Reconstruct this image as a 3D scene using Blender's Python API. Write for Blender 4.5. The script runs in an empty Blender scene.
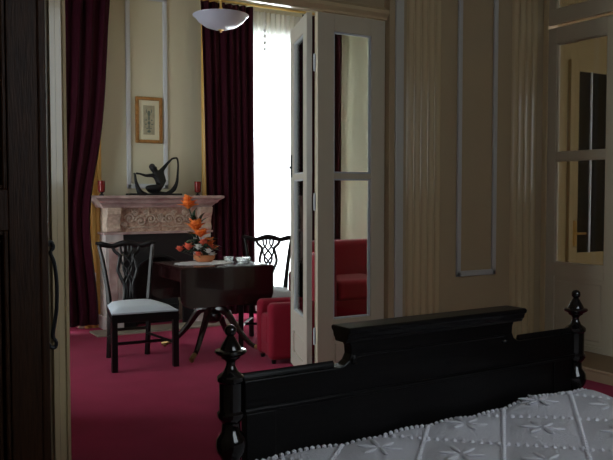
import bpy, bmesh, math, random
from mathutils import Vector, Matrix
random.seed(7)
C = bpy.context.scene.collection
PI = math.pi

# ------------------------------------------------------------------ materials
def mat(name, col, rough=.5, metal=0., bump=0., bscale=40., var=0., vscale=6., vcol=None, spec=.5,
        trans=0., sheen=0., coat=0., kind='noise', stretch=(1, 1, 1), ior=1.45, alpha=1.):
    m = bpy.data.materials.new(name); m.use_nodes = True
    nt = m.node_tree; b = nt.nodes['Principled BSDF']
    b.inputs['Base Color'].default_value = (*col, 1); b.inputs['Roughness'].default_value = rough
    b.inputs['Metallic'].default_value = metal; b.inputs['Specular IOR Level'].default_value = spec
    b.inputs['Transmission Weight'].default_value = trans; b.inputs['IOR'].default_value = ior
    b.inputs['Sheen Weight'].default_value = sheen; b.inputs['Coat Weight'].default_value = coat
    b.inputs['Alpha'].default_value = alpha
    tc = nt.nodes.new('ShaderNodeTexCoord'); mp = nt.nodes.new('ShaderNodeMapping')
    mp.inputs['Scale'].default_value = stretch
    nt.links.new(tc.outputs['Object'], mp.inputs['Vector'])
    if var > 0:
        n = nt.nodes.new('ShaderNodeTexNoise'); n.inputs['Scale'].default_value = vscale; n.inputs['Detail'].default_value = 5
        nt.links.new(mp.outputs[0], n.inputs['Vector'])
        r = nt.nodes.new('ShaderNodeValToRGB'); r.color_ramp.elements[0].position = .35; r.color_ramp.elements[1].position = .68
        v = vcol or tuple(c * (1 - var) for c in col)
        r.color_ramp.elements[0].color = (*v, 1); r.color_ramp.elements[1].color = (*col, 1)
        nt.links.new(n.outputs['Fac'], r.inputs['Fac']); nt.links.new(r.outputs['Color'], b.inputs['Base Color'])
    if bump > 0:
        if kind == 'voronoi':
            t = nt.nodes.new('ShaderNodeTexVoronoi'); o = t.outputs['Distance']
        else:
            t = nt.nodes.new('ShaderNodeTexNoise'); t.inputs['Detail'].default_value = 4; o = t.outputs['Fac']
        t.inputs['Scale'].default_value = bscale
        nt.links.new(mp.outputs[0], t.inputs['Vector'])
        bp = nt.nodes.new('ShaderNodeBump'); bp.inputs['Strength'].default_value = bump; bp.inputs['Distance'].default_value = .01
        nt.links.new(o, bp.inputs['Height']); nt.links.new(bp.outputs[0], b.inputs['Normal'])
    return m

M = {}
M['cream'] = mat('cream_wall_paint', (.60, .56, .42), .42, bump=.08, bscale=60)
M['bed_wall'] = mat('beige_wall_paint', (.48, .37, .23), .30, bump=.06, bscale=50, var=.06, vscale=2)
M['reed'] = mat('gloss_cream_trim', (.60, .47, .28), .22, coat=.3, bump=.04, bscale=30)
M['white_trim'] = mat('white_moulding_paint', (.60, .62, .66), .35)
M['door_paint'] = mat('ivory_door_paint', (.60, .53, .40), .32, coat=.1, bump=.04, bscale=30, stretch=(1, 1, .1))
M['leaf_paint'] = mat('ivory_leaf_paint', (.62, .58, .50), .32, coat=.1, bump=.04, bscale=30, stretch=(1, 1, .1))
M['ochre'] = mat('ochre_window_glow_trim', (.72, .42, .10), .4, bump=.05)  # ochre stands in for window light glowing past the curtains
M['ceiling'] = mat('ceiling_paint', (.66, .62, .52), .7, bump=.05)
M['carpet'] = mat('red_carpet', (.36, .022, .078), .95, bump=.5, bscale=260, var=.16, vscale=3, sheen=.05, spec=.05)
M['velvet'] = mat('crimson_velvet', (.034, .0026, .009), .9, sheen=.05, bump=.15, bscale=90, stretch=(1, 1, .2), spec=.15)
M['dark_wood'] = mat('ebonised_wood', (.010, .007, .006), .30, coat=.25, var=.5, vscale=14, stretch=(.6, 8, 8), bump=.1, bscale=30)
M['bed_wood'] = mat('black_carved_bed_wood', (.0045, .0036, .0036), .33, spec=.28, coat=.0, bump=.08, bscale=26, stretch=(.5, 10, 10), var=.4, vscale=10)
M['post_wood'] = mat('polished_black_post_wood', (.006, .0045, .0045), .14, spec=.6, coat=.4, bump=.04, bscale=20)
M['chair_wood'] = mat('dark_mahogany', (.008, .005, .005), .30, spec=.3, coat=.0, bump=.08, bscale=30, stretch=(6, 6, 1))
M['table_wood'] = mat('polished_mahogany', (.026, .008, .008), .24, coat=.3, var=.5, vscale=8, stretch=(1, 8, 8))
M['wardrobe_wood'] = mat('brown_oak', (.042, .015, .005), .48, spec=.22, coat=.0, var=.55, vscale=16, stretch=(9, 9, .7), bump=.2, bscale=30)
M['brass'] = mat('brass', (.75, .52, .20), .28, metal=1)
M['dull_brass'] = mat('tarnished_brass', (.30, .19, .08), .5, metal=1)
M['iron'] = mat('black_iron', (.012, .012, .014), .45, metal=.2, bump=.2, bscale=60)
M['marble'] = mat('rose_veined_marble', (.49, .37, .35), .35, var=.5, vscale=9, vcol=(.32, .21, .20), bump=.08)
M['frieze'] = mat('carved_rose_marble', (.54, .38, .29), .5, var=.5, vscale=26, vcol=(.36, .21, .16), bump=1., bscale=36, kind='voronoi')
M['carve'] = mat('worn_carving_stone', (.60, .46, .37), .5, bump=.5, bscale=70, var=.35, vscale=30)
M['pale_marble'] = mat('pale_marble', (.56, .50, .49), .35, var=.3, vscale=9, bump=.05)
M['hearth'] = mat('grey_hearth_stone', (.34, .30, .24), .4, var=.3, vscale=8)
M['soot'] = mat('sooty_firebrick', (.015, .014, .014), .9, bump=.5, bscale=25)
M['seat_cloth'] = mat('pale_blue_seat_cloth', (.50, .55, .62), .8, bump=.3, bscale=220, sheen=.2)
M['sofa'] = mat('red_upholstery', (.25, .010, .028), .85, bump=.3, bscale=160, sheen=.12, spec=.15)
M['coverlet'] = mat('white_knitted_cotton', (.84, .83, .90), .95, bump=.5, bscale=120, stretch=(1, 1, 1), sheen=.1, spec=.2)
M['bobble'] = mat('white_bobble_cotton', (.88, .87, .93), .9, bump=.3, bscale=200)
M['gilt'] = mat('aged_gilt_wood', (.42, .20, .06), .4, metal=.3, bump=.3, bscale=90, var=.3, vscale=30)
M['mat_board'] = mat('ivory_mat_board', (.66, .62, .45), .8, bump=.02)
M['print'] = mat('faded_print_paper', (.42, .38, .26), .8, var=.25, vscale=30, bump=.02)
M['ink'] = mat('grey_green_ink', (.13, .15, .12), .8, bump=.02)
M['bronze'] = mat('dark_bronze', (.018, .018, .020), .38, metal=.4, bump=.15, bscale=80)
M['red_glass'] = mat('red_glass', (.26, .02, .02), .12, trans=.3, var=.4, vscale=40, vcol=(.25, .02, .02))
M['opal'] = mat('opal_glass', (.50, .50, .60), .3, coat=.2, trans=.15, bump=.02)
M['orange'] = mat('orange_petal', (.85, .23, .03), .6, var=.3, vscale=20, vcol=(.7, .12, .02))
M['coral'] = mat('coral_petal', (.75, .12, .06), .6, var=.3, vscale=30)
M['white_petal'] = mat('white_petal', (.72, .70, .66), .6, bump=.1)
M['leafg'] = mat('dark_green_leaf', (.022, .055, .028), .4, var=.4, vscale=12)
M['terracotta'] = mat('terracotta', (.55, .20, .08), .6, bump=.2)
M['lace'] = mat('white_lace', (.70, .69, .72), .9, bump=.8, bscale=110, kind='voronoi')
M['crystal'] = mat('cut_crystal', (.92, .95, .96), .04, trans=.9, ior=1.5, bump=.3, bscale=120, kind='voronoi')
M['chrome'] = mat('silvered_metal', (.75, .74, .70), .2, metal=1)
M['purple'] = mat('dark_plum_curtain', (.055, .014, .040), .8, sheen=.15, bump=.2, bscale=60, stretch=(1, 1, .2))
M['passage'] = mat('tan_passage_paint', (.28, .20, .09), .4, bump=.05)
M['outer'] = mat('pale_balcony_stone', (.6, .6, .6), .9, bump=.1)

def glass_mat():
    m = bpy.data.materials.new('thin_window_glass'); m.use_nodes = True; nt = m.node_tree; nt.nodes.clear()
    out = nt.nodes.new('ShaderNodeOutputMaterial'); mx = nt.nodes.new('ShaderNodeMixShader')
    tr = nt.nodes.new('ShaderNodeBsdfTransparent'); gl = nt.nodes.new('ShaderNodeBsdfGlossy'); fr = nt.nodes.new('ShaderNodeFresnel')
    tr.inputs[0].default_value = (.88, .90, .88, 1); gl.inputs['Roughness'].default_value = .03; fr.inputs[0].default_value = 1.45
    nt.links.new(fr.outputs[0], mx.inputs[0]); nt.links.new(tr.outputs[0], mx.inputs[1]); nt.links.new(gl.outputs[0], mx.inputs[2])
    nt.links.new(mx.outputs[0], out.inputs[0]); return m
M['glass'] = glass_mat()
def sheer_mat():
    m = bpy.data.materials.new('white_sheer_voile'); m.use_nodes = True; nt = m.node_tree; nt.nodes.clear()
    out = nt.nodes.new('ShaderNodeOutputMaterial'); mx = nt.nodes.new('ShaderNodeMixShader'); m2 = nt.nodes.new('ShaderNodeMixShader')
    tr = nt.nodes.new('ShaderNodeBsdfTransparent'); tl = nt.nodes.new('ShaderNodeBsdfTranslucent'); df = nt.nodes.new('ShaderNodeBsdfDiffuse')
    tl.inputs[0].default_value = (.93, .94, .95, 1); df.inputs[0].default_value = (.85, .84, .80, 1)
    nz = nt.nodes.new('ShaderNodeTexNoise'); nz.inputs['Scale'].default_value = 90
    mp = nt.nodes.new('ShaderNodeMapRange'); mp.inputs[3].default_value = .18; mp.inputs[4].default_value = .38
    nt.links.new(nz.outputs['Fac'], mp.inputs[0]); nt.links.new(mp.outputs[0], m2.inputs[0])
    mx.inputs[0].default_value = .30
    nt.links.new(tl.outputs[0], mx.inputs[1]); nt.links.new(df.outputs[0], mx.inputs[2])
    nt.links.new(mx.outputs[0], m2.inputs[1]); nt.links.new(tr.outputs[0], m2.inputs[2]); nt.links.new(m2.outputs[0], out.inputs[0]); return m
M['sheer'] = sheer_mat()

# ------------------------------------------------------------------ helpers
def link(name, bm, m, parent=None, smooth=False, bevel=0., solid=0., subd=0):
    me = bpy.data.meshes.new(name); bmesh.ops.recalc_face_normals(bm, faces=bm.faces); bm.to_mesh(me); bm.free()
    o = bpy.data.objects.new(name, me); C.objects.link(o); me.materials.append(m)
    if smooth:
        for p in me.polygons: p.use_smooth = True
        me.set_sharp_from_angle(angle=math.radians(38))
    if solid:
        s = o.modifiers.new('solid', 'SOLIDIFY'); s.thickness = solid; s.offset = 0
    if bevel:
        b = o.modifiers.new('bevel', 'BEVEL'); b.width = bevel; b.segments = 2; b.limit_method = 'ANGLE'; b.angle_limit = math.radians(40)
    if subd:
        s = o.modifiers.new('sub', 'SUBSURF'); s.levels = subd; s.render_levels = subd
    if parent: o.parent = parent
    return o
def box(bm, x0, x1, y0, y1, z0, z1, mx=None):
    vs = [bm.verts.new((x, y, z)) for x in (x0, x1) for y in (y0, y1) for z in (z0, z1)]
    for f in ((0, 1, 3, 2), (4, 6, 7, 5), (0, 4, 5, 1), (2, 3, 7, 6), (0, 2, 6, 4), (1, 5, 7, 3)):
        bm.faces.new([vs[i] for i in f])
    if mx: bmesh.ops.transform(bm, matrix=mx, verts=vs)
    return vs
def B(*a): bm = bmesh.new(); box(bm, *a); return bm
def prism(bm, pts, axis, a, b, mx=None):
    """pts: outline; extruded along axis from a to b. 'y': pts=(x,z); 'x': pts=(y,z); 'z': pts=(x,y)"""
    def v(p, t):
        return {'y': (p[0], t, p[1]), 'x': (t, p[0], p[1]), 'z': (p[0], p[1], t)}[axis]
    A = [bm.verts.new(v(p, a)) for p in pts]; D = [bm.verts.new(v(p, b)) for p in pts]
    n = len(pts)
    bm.faces.new(A); bm.faces.new(D[::-1])
    for i in range(n): bm.faces.new((A[i], A[(i + 1) % n], D[(i + 1) % n], D[i]))
    if mx: bmesh.ops.transform(bm, matrix=mx, verts=A + D)
def lathe(bm, prof, cx=0, cy=0, seg=24, mx=None):
    rings = []; allv = []
    for r, z in prof:
        if r < 1e-5: ring = [bm.verts.new((cx, cy, z))]
        else: ring = [bm.verts.new((cx + r * math.cos(2 * PI * i / seg), cy + r * math.sin(2 * PI * i / seg), z)) for i in range(seg)]
        rings.append(ring); allv += ring
    for a, b in zip(rings, rings[1:]):
        for i in range(seg):
            j = (i + 1) % seg
            if len(a) == 1 and len(b) == 1: continue
            if len(a) == 1: bm.faces.new((a[0], b[j], b[i]))
            elif len(b) == 1: bm.faces.new((a[i], a[j], b[0]))
            else: bm.faces.new((a[i], a[j], b[j], b[i]))
    for r in (rings[0], rings[-1]):
        if len(r) > 1:
            try: bm.faces.new(r)
            except ValueError: pass
    if mx: bmesh.ops.transform(bm, matrix=mx, verts=allv)
def spline(pts, n=6):
    out = []; P = [Vector(p) for p in pts]; P = [2 * P[0] - P[1]] + P + [2 * P[-1] - P[-2]]
    for i in range(1, len(P) - 2):
        for k in range(n):
            t = k / n; a, b, c, d = P[i - 1:i + 3]
            out.append(.5 * ((2 * b) + (c - a) * t + (2 * a - 5 * b + 4 * c - d) * t * t + (3 * b - a - 3 * c + d) * t ** 3))
    out.append(P[-2]); return out
def tube(bm, pts, rad, seg=10, flat=1., nrm=None):
    """sweep; rad number or list; with nrm the section is scaled by flat along nrm"""
    P = [Vector(p) for p in pts]; n = len(P); R = rad if isinstance(rad, (list, tuple)) else [rad] * n
    if len(R) != n: R = [R[min(len(R) - 1, int(i * (len(R) - 1) / (n - 1)))] * (1 - ((i * (len(R) - 1) / (n - 1)) % 1)) + R[min(len(R) - 1, int(i * (len(R) - 1) / (n - 1)) + 1)] * ((i * (len(R) - 1) / (n - 1)) % 1) for i in range(n)]
    rings = []; up = Vector(nrm) if nrm else None
    for i, p in enumerate(P):
        t = (P[min(i + 1, n - 1)] - P[max(i - 1, 0)]).normalized()
        u = up if up else (Vector((0, 0, 1)) if abs(t.z) < .9 else Vector((0, 1, 0)))
        s = t.cross(u).normalized(); w = s.cross(t).normalized()
        rings.append([bm.verts.new(p + s * R[i] * math.cos(2 * PI * k / seg) + w * R[i] * flat * math.sin(2 * PI * k / seg)) for k in range(seg)])
    for a, b in zip(rings, rings[1:]):
        for k in range(seg): bm.faces.new((a[k], a[(k + 1) % seg], b[(k + 1) % seg], b[k]))
    bm.faces.new(rings[0]); bm.faces.new(rings[-1][::-1])
def ball(bm, c, r, u=10, v=7, sc=(1, 1, 1)):
    bmesh.ops.create_uvsphere(bm, u_segments=u, v_segments=v, radius=r, matrix=Matrix.Translation(c) @ Matrix.Diagonal((*sc, 1)))
def tag(o, label, cat, group=None):
    o['label'] = label; o['category'] = cat
    if group: o['group'] = group
    return o
def thing(name, label, cat, loc=(0, 0, 0), rz=0, group=None):
    o = bpy.data.objects.new(name, None); C.objects.link(o); o.location = loc; o.rotation_euler = (0, 0, rz)
    o.empty_display_size = .1
    return tag(o, label, cat, group)
def struct(name, bm, m, **k):
    o = link(name, bm, m, **k); o['kind'] = 'structure'; return o
def sempty(name, loc=(0, 0, 0), rz=0):
    o = bpy.data.objects.new(name, None); C.objects.link(o); o.location = loc; o.rotation_euler = (0, 0, rz); o['kind'] = 'structure'; return o
def copy_tree(o, parent=None):
    c = o.copy(); C.objects.link(c); c.parent = parent
    for ch in o.children: copy_tree(ch, c)
    return c

# ------------------------------------------------------------------ shell
YP = 4.76          # bedroom face of the partition wall
YB = 8.0           # inner face of the fireplace wall
CB = 3.75; 
bm = bmesh.new(); box(bm, -.35, 9.0, -.75, 9.6, -.1, 0)
struct('floor', bm, M['carpet'])
bm = bmesh.new(); box(bm, -.35, 9.0, -.75, 8.3, CB, CB + .1)
struct('ceiling', bm, M['ceiling'])
# fireplace wall with two window openings
W = [(1.15, 2.02), (3.72, 4.95)]; WH = 3.2
bm = bmesh.new()
xs = [-.35, W[0][0], W[0][1], W[1][0], W[1][1], 9.0]
for i in (0, 2, 4): box(bm, xs[i], xs[i + 1], YB, YB + .3, 0, CB)
for a, b in W: box(bm, a, b, YB, YB + .3, WH, CB)
struct('wall_fireplace', bm, M['cream'])
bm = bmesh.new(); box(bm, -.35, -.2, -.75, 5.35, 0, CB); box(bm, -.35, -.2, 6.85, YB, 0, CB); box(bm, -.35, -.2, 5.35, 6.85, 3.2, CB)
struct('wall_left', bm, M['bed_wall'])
# rear wall with an opening for an unseen window, added to light the bed
bm = bmesh.new(); box(bm, -.2, 1.0, -.75, -.6, 0, CB); box(bm, 2.8, 5.2, -.75, -.6, 0, CB); box(bm, 1.0, 2.8, -.75, -.6, 3.1, CB); box(bm, 1.0, 2.8, -.75, -.6, 0, 1.4)
struct('wall_rear', bm, M['bed_wall'])
# right wall of the bedroom with the glazed door opening
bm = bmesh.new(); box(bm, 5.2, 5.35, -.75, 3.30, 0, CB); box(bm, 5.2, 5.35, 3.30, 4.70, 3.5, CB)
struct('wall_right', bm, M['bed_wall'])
# closing block at the left with its pale end casing
struct('wall_corner', B(-.2, .70, 3.2, YP + .14, 0, CB), M['bed_wall'])
bm = bmesh.new(); prism(bm, [(.70, 3.17), (.72, 3.17), (.725, 3.185), (.748, 3.185), (.753, 3.175), (.768, 3.19), (.768, 3.5), (.70, 3.5)], 'z', 0, CB)
struct('trim_1', bm, M['reed'])
# partition: left pier, right panelled stretch, header over the opening
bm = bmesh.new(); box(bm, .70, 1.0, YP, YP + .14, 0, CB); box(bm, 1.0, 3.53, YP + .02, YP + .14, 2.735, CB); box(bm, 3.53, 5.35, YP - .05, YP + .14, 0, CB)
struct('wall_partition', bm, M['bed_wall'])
bm = bmesh.new(); prism(bm, [(YP + .02, 2.70), (YP - .015, 2.70), (YP - .02, 2.715), (YP - .045, 2.74), (YP - .045, 2.765), (YP - .02, 2.775), (YP + .02, 2.80)], 'x', 1.0, 3.53)
struct('trim_2', bm, M['reed'])
def reeds(name, x0, x1, n, m, gap=.012):
    y = YP - .05; pts = [(x0, y + .004)]
    w = (x1 - x0) / n
    for i in range(n):
        a = x0 + i * w
        pts += [(a + .002, y - .006)] + [(a + gap / 2 + (w - gap) * (.5 - .5 * math.cos(t)), y - .008 - .018 * math.sin(t)) for t in [PI * k / 8 for k in range(9)]] + [(a + w - .002, y - .006)]
    pts.append((x1, y + .004))
    bm = bmesh.new(); prism(bm, pts, 'z', 0, CB - .1); return struct(name, bm, m)
reeds('trim_3', 3.69, 4.03, 5, M['reed'])
reeds('trim_4', 4.80, 5.10, 4, M['reed'])
struct('trim_5', B(3.58, 3.655, YP - .068, YP - .048, 0, CB - .1), mat('cool_cream_moulding', (.56, .55, .50), .35), bevel=.006)
bm = bmesh.new()
for a, b, z0, z1 in ((4.20, 4.245, .72, 3.4), (4.585, 4.63, .72, 3.4), (4.20, 4.63, .72, .765), (4.20, 4.63, 3.36, 3.4)):
    box(bm, a, b, YP - .07, YP - .049, z0, z1)
struct('trim_6', bm, mat('cool_panel_moulding', (.54, .54, .53), .35), bevel=.008)
bm = bmesh.new(); prism(bm, [(YP - .048, 0), (YP - .075, 0), (YP - .075, .14), (YP - .062, .16), (YP - .048, .165)], 'x', 3.53, 5.2)
struct('baseboard_partition', bm, M['reed'])
# sitting room right wall
struct('wall_sitting_right', B(5.25, 5.35, YP + .14, YB, 0, CB), M['cream'])
# mouldings on fireplace wall: panel frame, pilasters
def frame_strip(name, x0, x1, z0, z1, w=.05, m='white_trim', y=YB):
    bm = bmesh.new()
    for a, b, c, d in ((x0, x0 + w, z0, z1), (x1 - w, x1, z0, z1), (x0, x1, z0, z0 + w), (x0, x1, z1 - w, z1)): box(bm, a, b, y - .022, y + .001, c, d)
    return struct(name, bm, M[m], bevel=.01)
frame_strip('trim_7', 2.54, 3.0, 1.45, 3.5)
def pilaster(name, x0, x1, m):
    y = YB; pts = [(x0, y)]; n = 3; w = (x1 - x0) / n
    for i in range(n): pts += [(x0 + w * (i + .08), y - .028), (x0 + w * (i + .3), y - .042), (x0 + w * (i + .7), y - .042), (x0 + w * (i + .92), y - .028)]
    pts.append((x1, y)); bm = bmesh.new(); prism(bm, pts, 'z', 0, CB - .1); struct(name, bm, m)
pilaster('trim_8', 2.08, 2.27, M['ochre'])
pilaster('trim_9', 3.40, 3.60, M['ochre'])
bm = bmesh.new(); prism(bm, [(YB, 0), (YB - .02, 0), (YB - .02, .15), (YB, .17)], 'x', 4.95, 5.25)
struct('baseboard_fireplace', bm, M['white_trim'])

# windows (French windows to the outside)
def window(name, x0, x1):
    r = sempty(name)
    bm = bmesh.new(); y0, y1 = YB + .12, YB + .18
    box(bm, x0, x0 + .06, y0, y1, 0, WH); box(bm, x1 - .06, x1, y0, y1, 0, WH); box(bm, x0, x1, y0, y1, WH - .06, WH); box(bm, x0, x1, y0, y1, 0, .14)
    link('window_frame', bm, M['white_trim'], r, bevel=.005)
    xm = (x0 + x1) / 2
    bm = bmesh.new(); box(bm, xm - .025, xm + .025, y0 + .01, y1 - .01, .14, WH - .06); box(bm, x0 + .06, x1 - .06, y0 + .015, y1 - .015, 2.45, 2.49)
    link('glazing_bar', bm, M['white_trim'], r)
    link('window_pane', B(x0 + .06, x1 - .06, y0 + .028, y0 + .032, .14, WH - .06), M['glass'], r)
r = sempty('window_5')
bm = bmesh.new()
for a, b, c, d in ((5.35, 5.41, 0, 3.2), (6.79, 6.85, 0, 3.2), (5.41, 6.79, 0, .14), (5.41, 6.79, 3.14, 3.2), (6.08, 6.12, .14, 3.14)): box(bm, -.30, -.25, a, b, c, d)
link('window_frame', bm, M['white_trim'], r)
link('window_pane', B(-.277, -.273, 5.41, 6.79, .14, 3.14), M['glass'], r)
window('window_1', *W[1]); window('window_2', *W[0])
r = sempty('added_window_3')  # unseen window, set high and close so light falls down on the coverlet
bm = bmesh.new()
for a, b, c, d in ((1.0, 1.07, 1.4, 3.1), (2.73, 2.8, 1.4, 3.1), (1.07, 2.73, 1.4, 1.47), (1.07, 2.73, 3.03, 3.1), (1.87, 1.93, 1.47, 3.03)): box(bm, a, b, -.71, -.65, c, d)
link('window_frame', bm, M['white_trim'], r)
link('window_pane', B(1.07, 2.73, -.682, -.678, 1.47, 3.03), M['glass'], r)

# ------------------------------------------------------------------ doors of the partition (folding glazed leaves)
def leaf(name, w, glx, loc, rz, th=.042, m='door_paint', top=2.695, side=1):
    """leaf in local XZ, hinge at x=0"""
    r = sempty(name, loc, rz); g0, g1 = glx
    bm = bmesh.new(); y0, y1 = -th / 2, th / 2
    box(bm, 0, g0, y0, y1, .01, top); box(bm, g1, w, y0, y1, .01, top)
    for z0, z1 in ((.01, .12), (.30, .46), (1.50, 1.54), (2.57, top)): box(bm, g0, g1, y0, y1, z0, z1)
    box(bm, g0, g1, y0 + .014, y1 - .014, .12, .30)
    link('door_frame', bm, M[m], r, bevel=.003)
    bm = bmesh.new(); q = .02
    prism(bm, [(g0 + q, .14), (g1 - q, .14), (g1 - q, .28), (g0 + q, .28)], 'y', y0 + .004, y1 - .004)
    link('raised_panel', bm, M[m], r, bevel=.006)
    for z0, z1 in ((.46, 1.50), (1.54, 2.57)):
        link('glass_pane', B(g0, g1, -.003, .003, z0, z1), M['glass'], r)
        bm = bmesh.new(); t = .012
        for a, b, c, d in ((g0, g0 + t, z0, z1), (g1 - t, g1, z0, z1), (g0 + t, g1 - t, z0, z0 + t), (g0 + t, g1 - t, z1 - t, z1)): box(bm, a, b, -.014, .014, c, d)
        link('glazing_bead', bm, M['white_trim'], r, bevel=.004)
    return r
d2 = leaf('door_2', .60, (.14, .475), (2.925, YP + .021, 0), 0)
d1 = leaf('door_1', .66, (.13, .54), (2.885, YP + .05, 0), math.atan2(.600, .212), m='leaf_paint')
for z in (2.33, 1.33, .35):
    bm = bmesh.new(); tube(bm, [(2.9, YP + .0, z - .05), (2.9, YP + .0, z + .05)], .009); ball(bm, (2.9, YP, z + .056), .009); ball(bm, (2.9, YP, z - .056), .009)
    o = link('hinge', bm, M['white_trim'], d2, smooth=True); o.matrix_parent_inverse = Matrix.Translation((-2.925, -YP - .021, 0))
bm = bmesh.new(); box(bm, .585, .625, .020, .026, 1.52, 1.70); ball(bm, (.605, .032, 1.60), .012)
link('door_handle', bm, M['iron'], d1)

# ------------------------------------------------------------------ glazed door in the right wall
r = sempty('door_3')
bm = bmesh.new(); xf0, xf1 = 5.205, 5.25
def doorleaf(bm, ya, yb, st=.12):
    box(bm, xf0, xf1, ya, ya + st, .01, 2.80); box(bm, xf0, xf1, yb - st, yb, .01, 2.80)
    for z0, z1 in ((.01, .14), (.69, .80), (1.675, 1.74), (2.66, 2.80)): box(bm, xf0, xf1, ya + st, yb - st, z0, z1)
    box(bm, xf0 + .014, xf1 - .014, ya + st, yb - st, .14, .69)
doorleaf(bm, 3.98, 4.69, .10); link('door_frame', bm, M['door_paint'], r, bevel=.003)
bm = bmesh.new(); doorleaf(bm, 3.31, 3.975, .10); link('door_frame', bm, M['door_paint'], r, bevel=.003)
for ya, yb in ((4.08, 4.59), (3.41, 3.875)):
    link('raised_panel', B(xf0 + .005, xf1 - .005, ya + .03, yb - .03, .18, .65), M['door_paint'], r, bevel=.01)
    for z0, z1 in ((.80, 1.675), (1.74, 2.66)):
        link('glass_pane', B(5.225, 5.231, ya, yb, z0, z1), M['glass'], r)
        bm = bmesh.new(); t = .010
        for a, b, c, d in ((ya, ya + t, z0, z1), (yb - t, yb, z0, z1), (ya + t, yb - t, z0, z0 + t), (ya + t, yb - t, z1 - t, z1)): box(bm, 5.213, 5.243, a, b, c, d)
        link('glazing_bead', bm, M['door_paint'], r, bevel=.003)
for z in (2.45, 1.15, .4):
    bm = bmesh.new(); tube(bm, [(5.2, 4.695, z - .05), (5.2, 4.695, z + .05)], .009); ball(bm, (5.2, 4.695, z + .056), .009)
    link('hinge', bm, M['reed'], r, smooth=True)
bm = bmesh.new()
for a, b, c, d in ((3.31, 4.69, 2.83, 2.96), (3.31, 4.69, 3.38, 3.48), (3.31, 3.41, 2.96, 3.38), (4.60, 4.69, 2.96, 3.38), (3.93, 4.03, 2.96, 3.38)): box(bm, xf0, xf1, a, b, c, d)
struct('window_4', bm, M['door_paint'], bevel=.003)
w4 = bpy.data.objects['window_4']
link('window_pane', B(5.225, 5.231, 3.41, 4.60, 2.96, 3.38), M['glass'], w4)
bm = bmesh.new(); prism(bm, [(4.70, 5.2), (4.70, 5.19), (4.66, 5.185), (4.665, 5.175), (4.705, 5.17), (4.712, 5.2)], 'z', 0, 3.5)
for v in bm.verts: v.co.x, v.co.y = v.co.y, v.co.x
struct('trim_10', bm, M['reed'])
bm = bmesh.new(); prism(bm, [(4.72, 0), (4.72, .07), (4.71, .075), (4.71, .095), (5.2, .095), (5.2, 0)], 'y', 2.9, 4.68)
struct('trim_12', bm, mat('tan_step_paint', (.25, .16, .09), .5, bump=.1), bevel=.003)
# passage behind it
struct('wall_passage_far', B(6.0, 9.0, 6.2, 6.3, 0, CB), M['passage'])
struct('wall_passage_right', B(9.0, 9.1, -.75, 6.3, 0, CB), M['passage'])
r = sempty('door_4')
bm = bmesh.new()
for a, b, c, d in ((7.22, 7.36, .01, 2.95), (7.94, 8.08, .01, 2.95), (7.36, 7.94, .01, .70), (7.36, 7.94, 2.82, 2.95)): box(bm, a, b, 6.145, 6.195, c, d)
link('door_frame', bm, M['passage'], r, bevel=.004)
link('glazing_bar', B(7.555, 7.572, 6.13, 6.15, .70, 2.82), M['white_trim'], r)
link('glazing_bar', B(7.86, 7.875, 6.13, 6.15, .70, 2.82), M['white_trim'], r)
bm = bmesh.new()
tube(bm, [(7.31, 6.14, .93), (7.31, 6.08, .93), (7.42, 6.075, .93)], .014); box(bm, 7.285, 7.335, 6.13, 6.146, .78, 1.08)
link('door_handle', bm, M['brass'], r)
link('glass_pane', B(7.36, 7.94, 6.155, 6.160, .70, 2.82), M['glass'], r)

# ------------------------------------------------------------------ curtains
def drape(xa, xb, z0, z1, y, folds, amp, m, name, parent=None, tb=None, nz=22, thick=.012, waist=0):
    """xa,xb at top; tb=(xa,xb) at bottom"""
    tb = tb or (xa, xb); bm = bmesh.new(); nx = folds * 10; rows = []
    for k in range(nz + 1):
        t = k / nz; z = z1 + (z0 - z1) * t; e = t ** .7
        a = xa + (tb[0] - xa) * e; b = xb + (tb[1] - xb) * e - waist * math.exp(-((t - .68) / .2) ** 2); row = []
        for i in range(nx + 1):
            u = i / nx; ph = u * folds * 2 * PI
            row.append(bm.verts.new((a + (b - a) * (u + .004 * math.sin(ph * .5 + 3 * t)), y + amp * (math.sin(ph + .5 * math.sin(u * 9)) * (.8 + .25 * math.sin(u * 17 + 2 * t)) + .2 * math.sin(2.3 * ph + 4 * t)), z)))
        rows.append(row)
    for p, q in zip(rows, rows[1:]):
        for i in range(nx): bm.faces.new((p[i], p[i + 1], q[i + 1], q[i]))
    return link(name, bm, m, parent, smooth=True, solid=thick)
def curtain(label, *a, **k):
    o = drape(*a, M['velvet'], 'curtain', **k); return tag(o, label, 'curtain', 'crimson velvet curtains')
curtain('dark crimson velvet curtain hanging left of the fireplace', 1.10, 2.34, .06, 3.52, 7.80, 9, .035, tb=(1.15, 2.18), waist=.12)
curtain('crimson velvet curtain between the fireplace and the bright window', 3.31, 3.93, .05, 3.47, 7.78, 7, .035, tb=(3.39, 3.95))
curtain('narrow crimson curtain right of the bright window, seen past the door leaves', 4.58, 5.12, .05, 3.47, 7.78, 5, .03, tb=(4.60, 5.10))
o = drape(3.88, 4.66, .12, 3.46, 7.88, 12, .016, M['sheer'], 'sheer_curtain', thick=0)
tag(o, 'white sheer curtain glowing in the window', 'sheer curtain')
o = drape(1.12, 2.06, .25, 3.46, 7.90, 12, .012, M['sheer'], 'sheer_curtain', thick=0)
tag(o, 'white sheer curtain behind the dark left curtain', 'sheer curtain')
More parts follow.
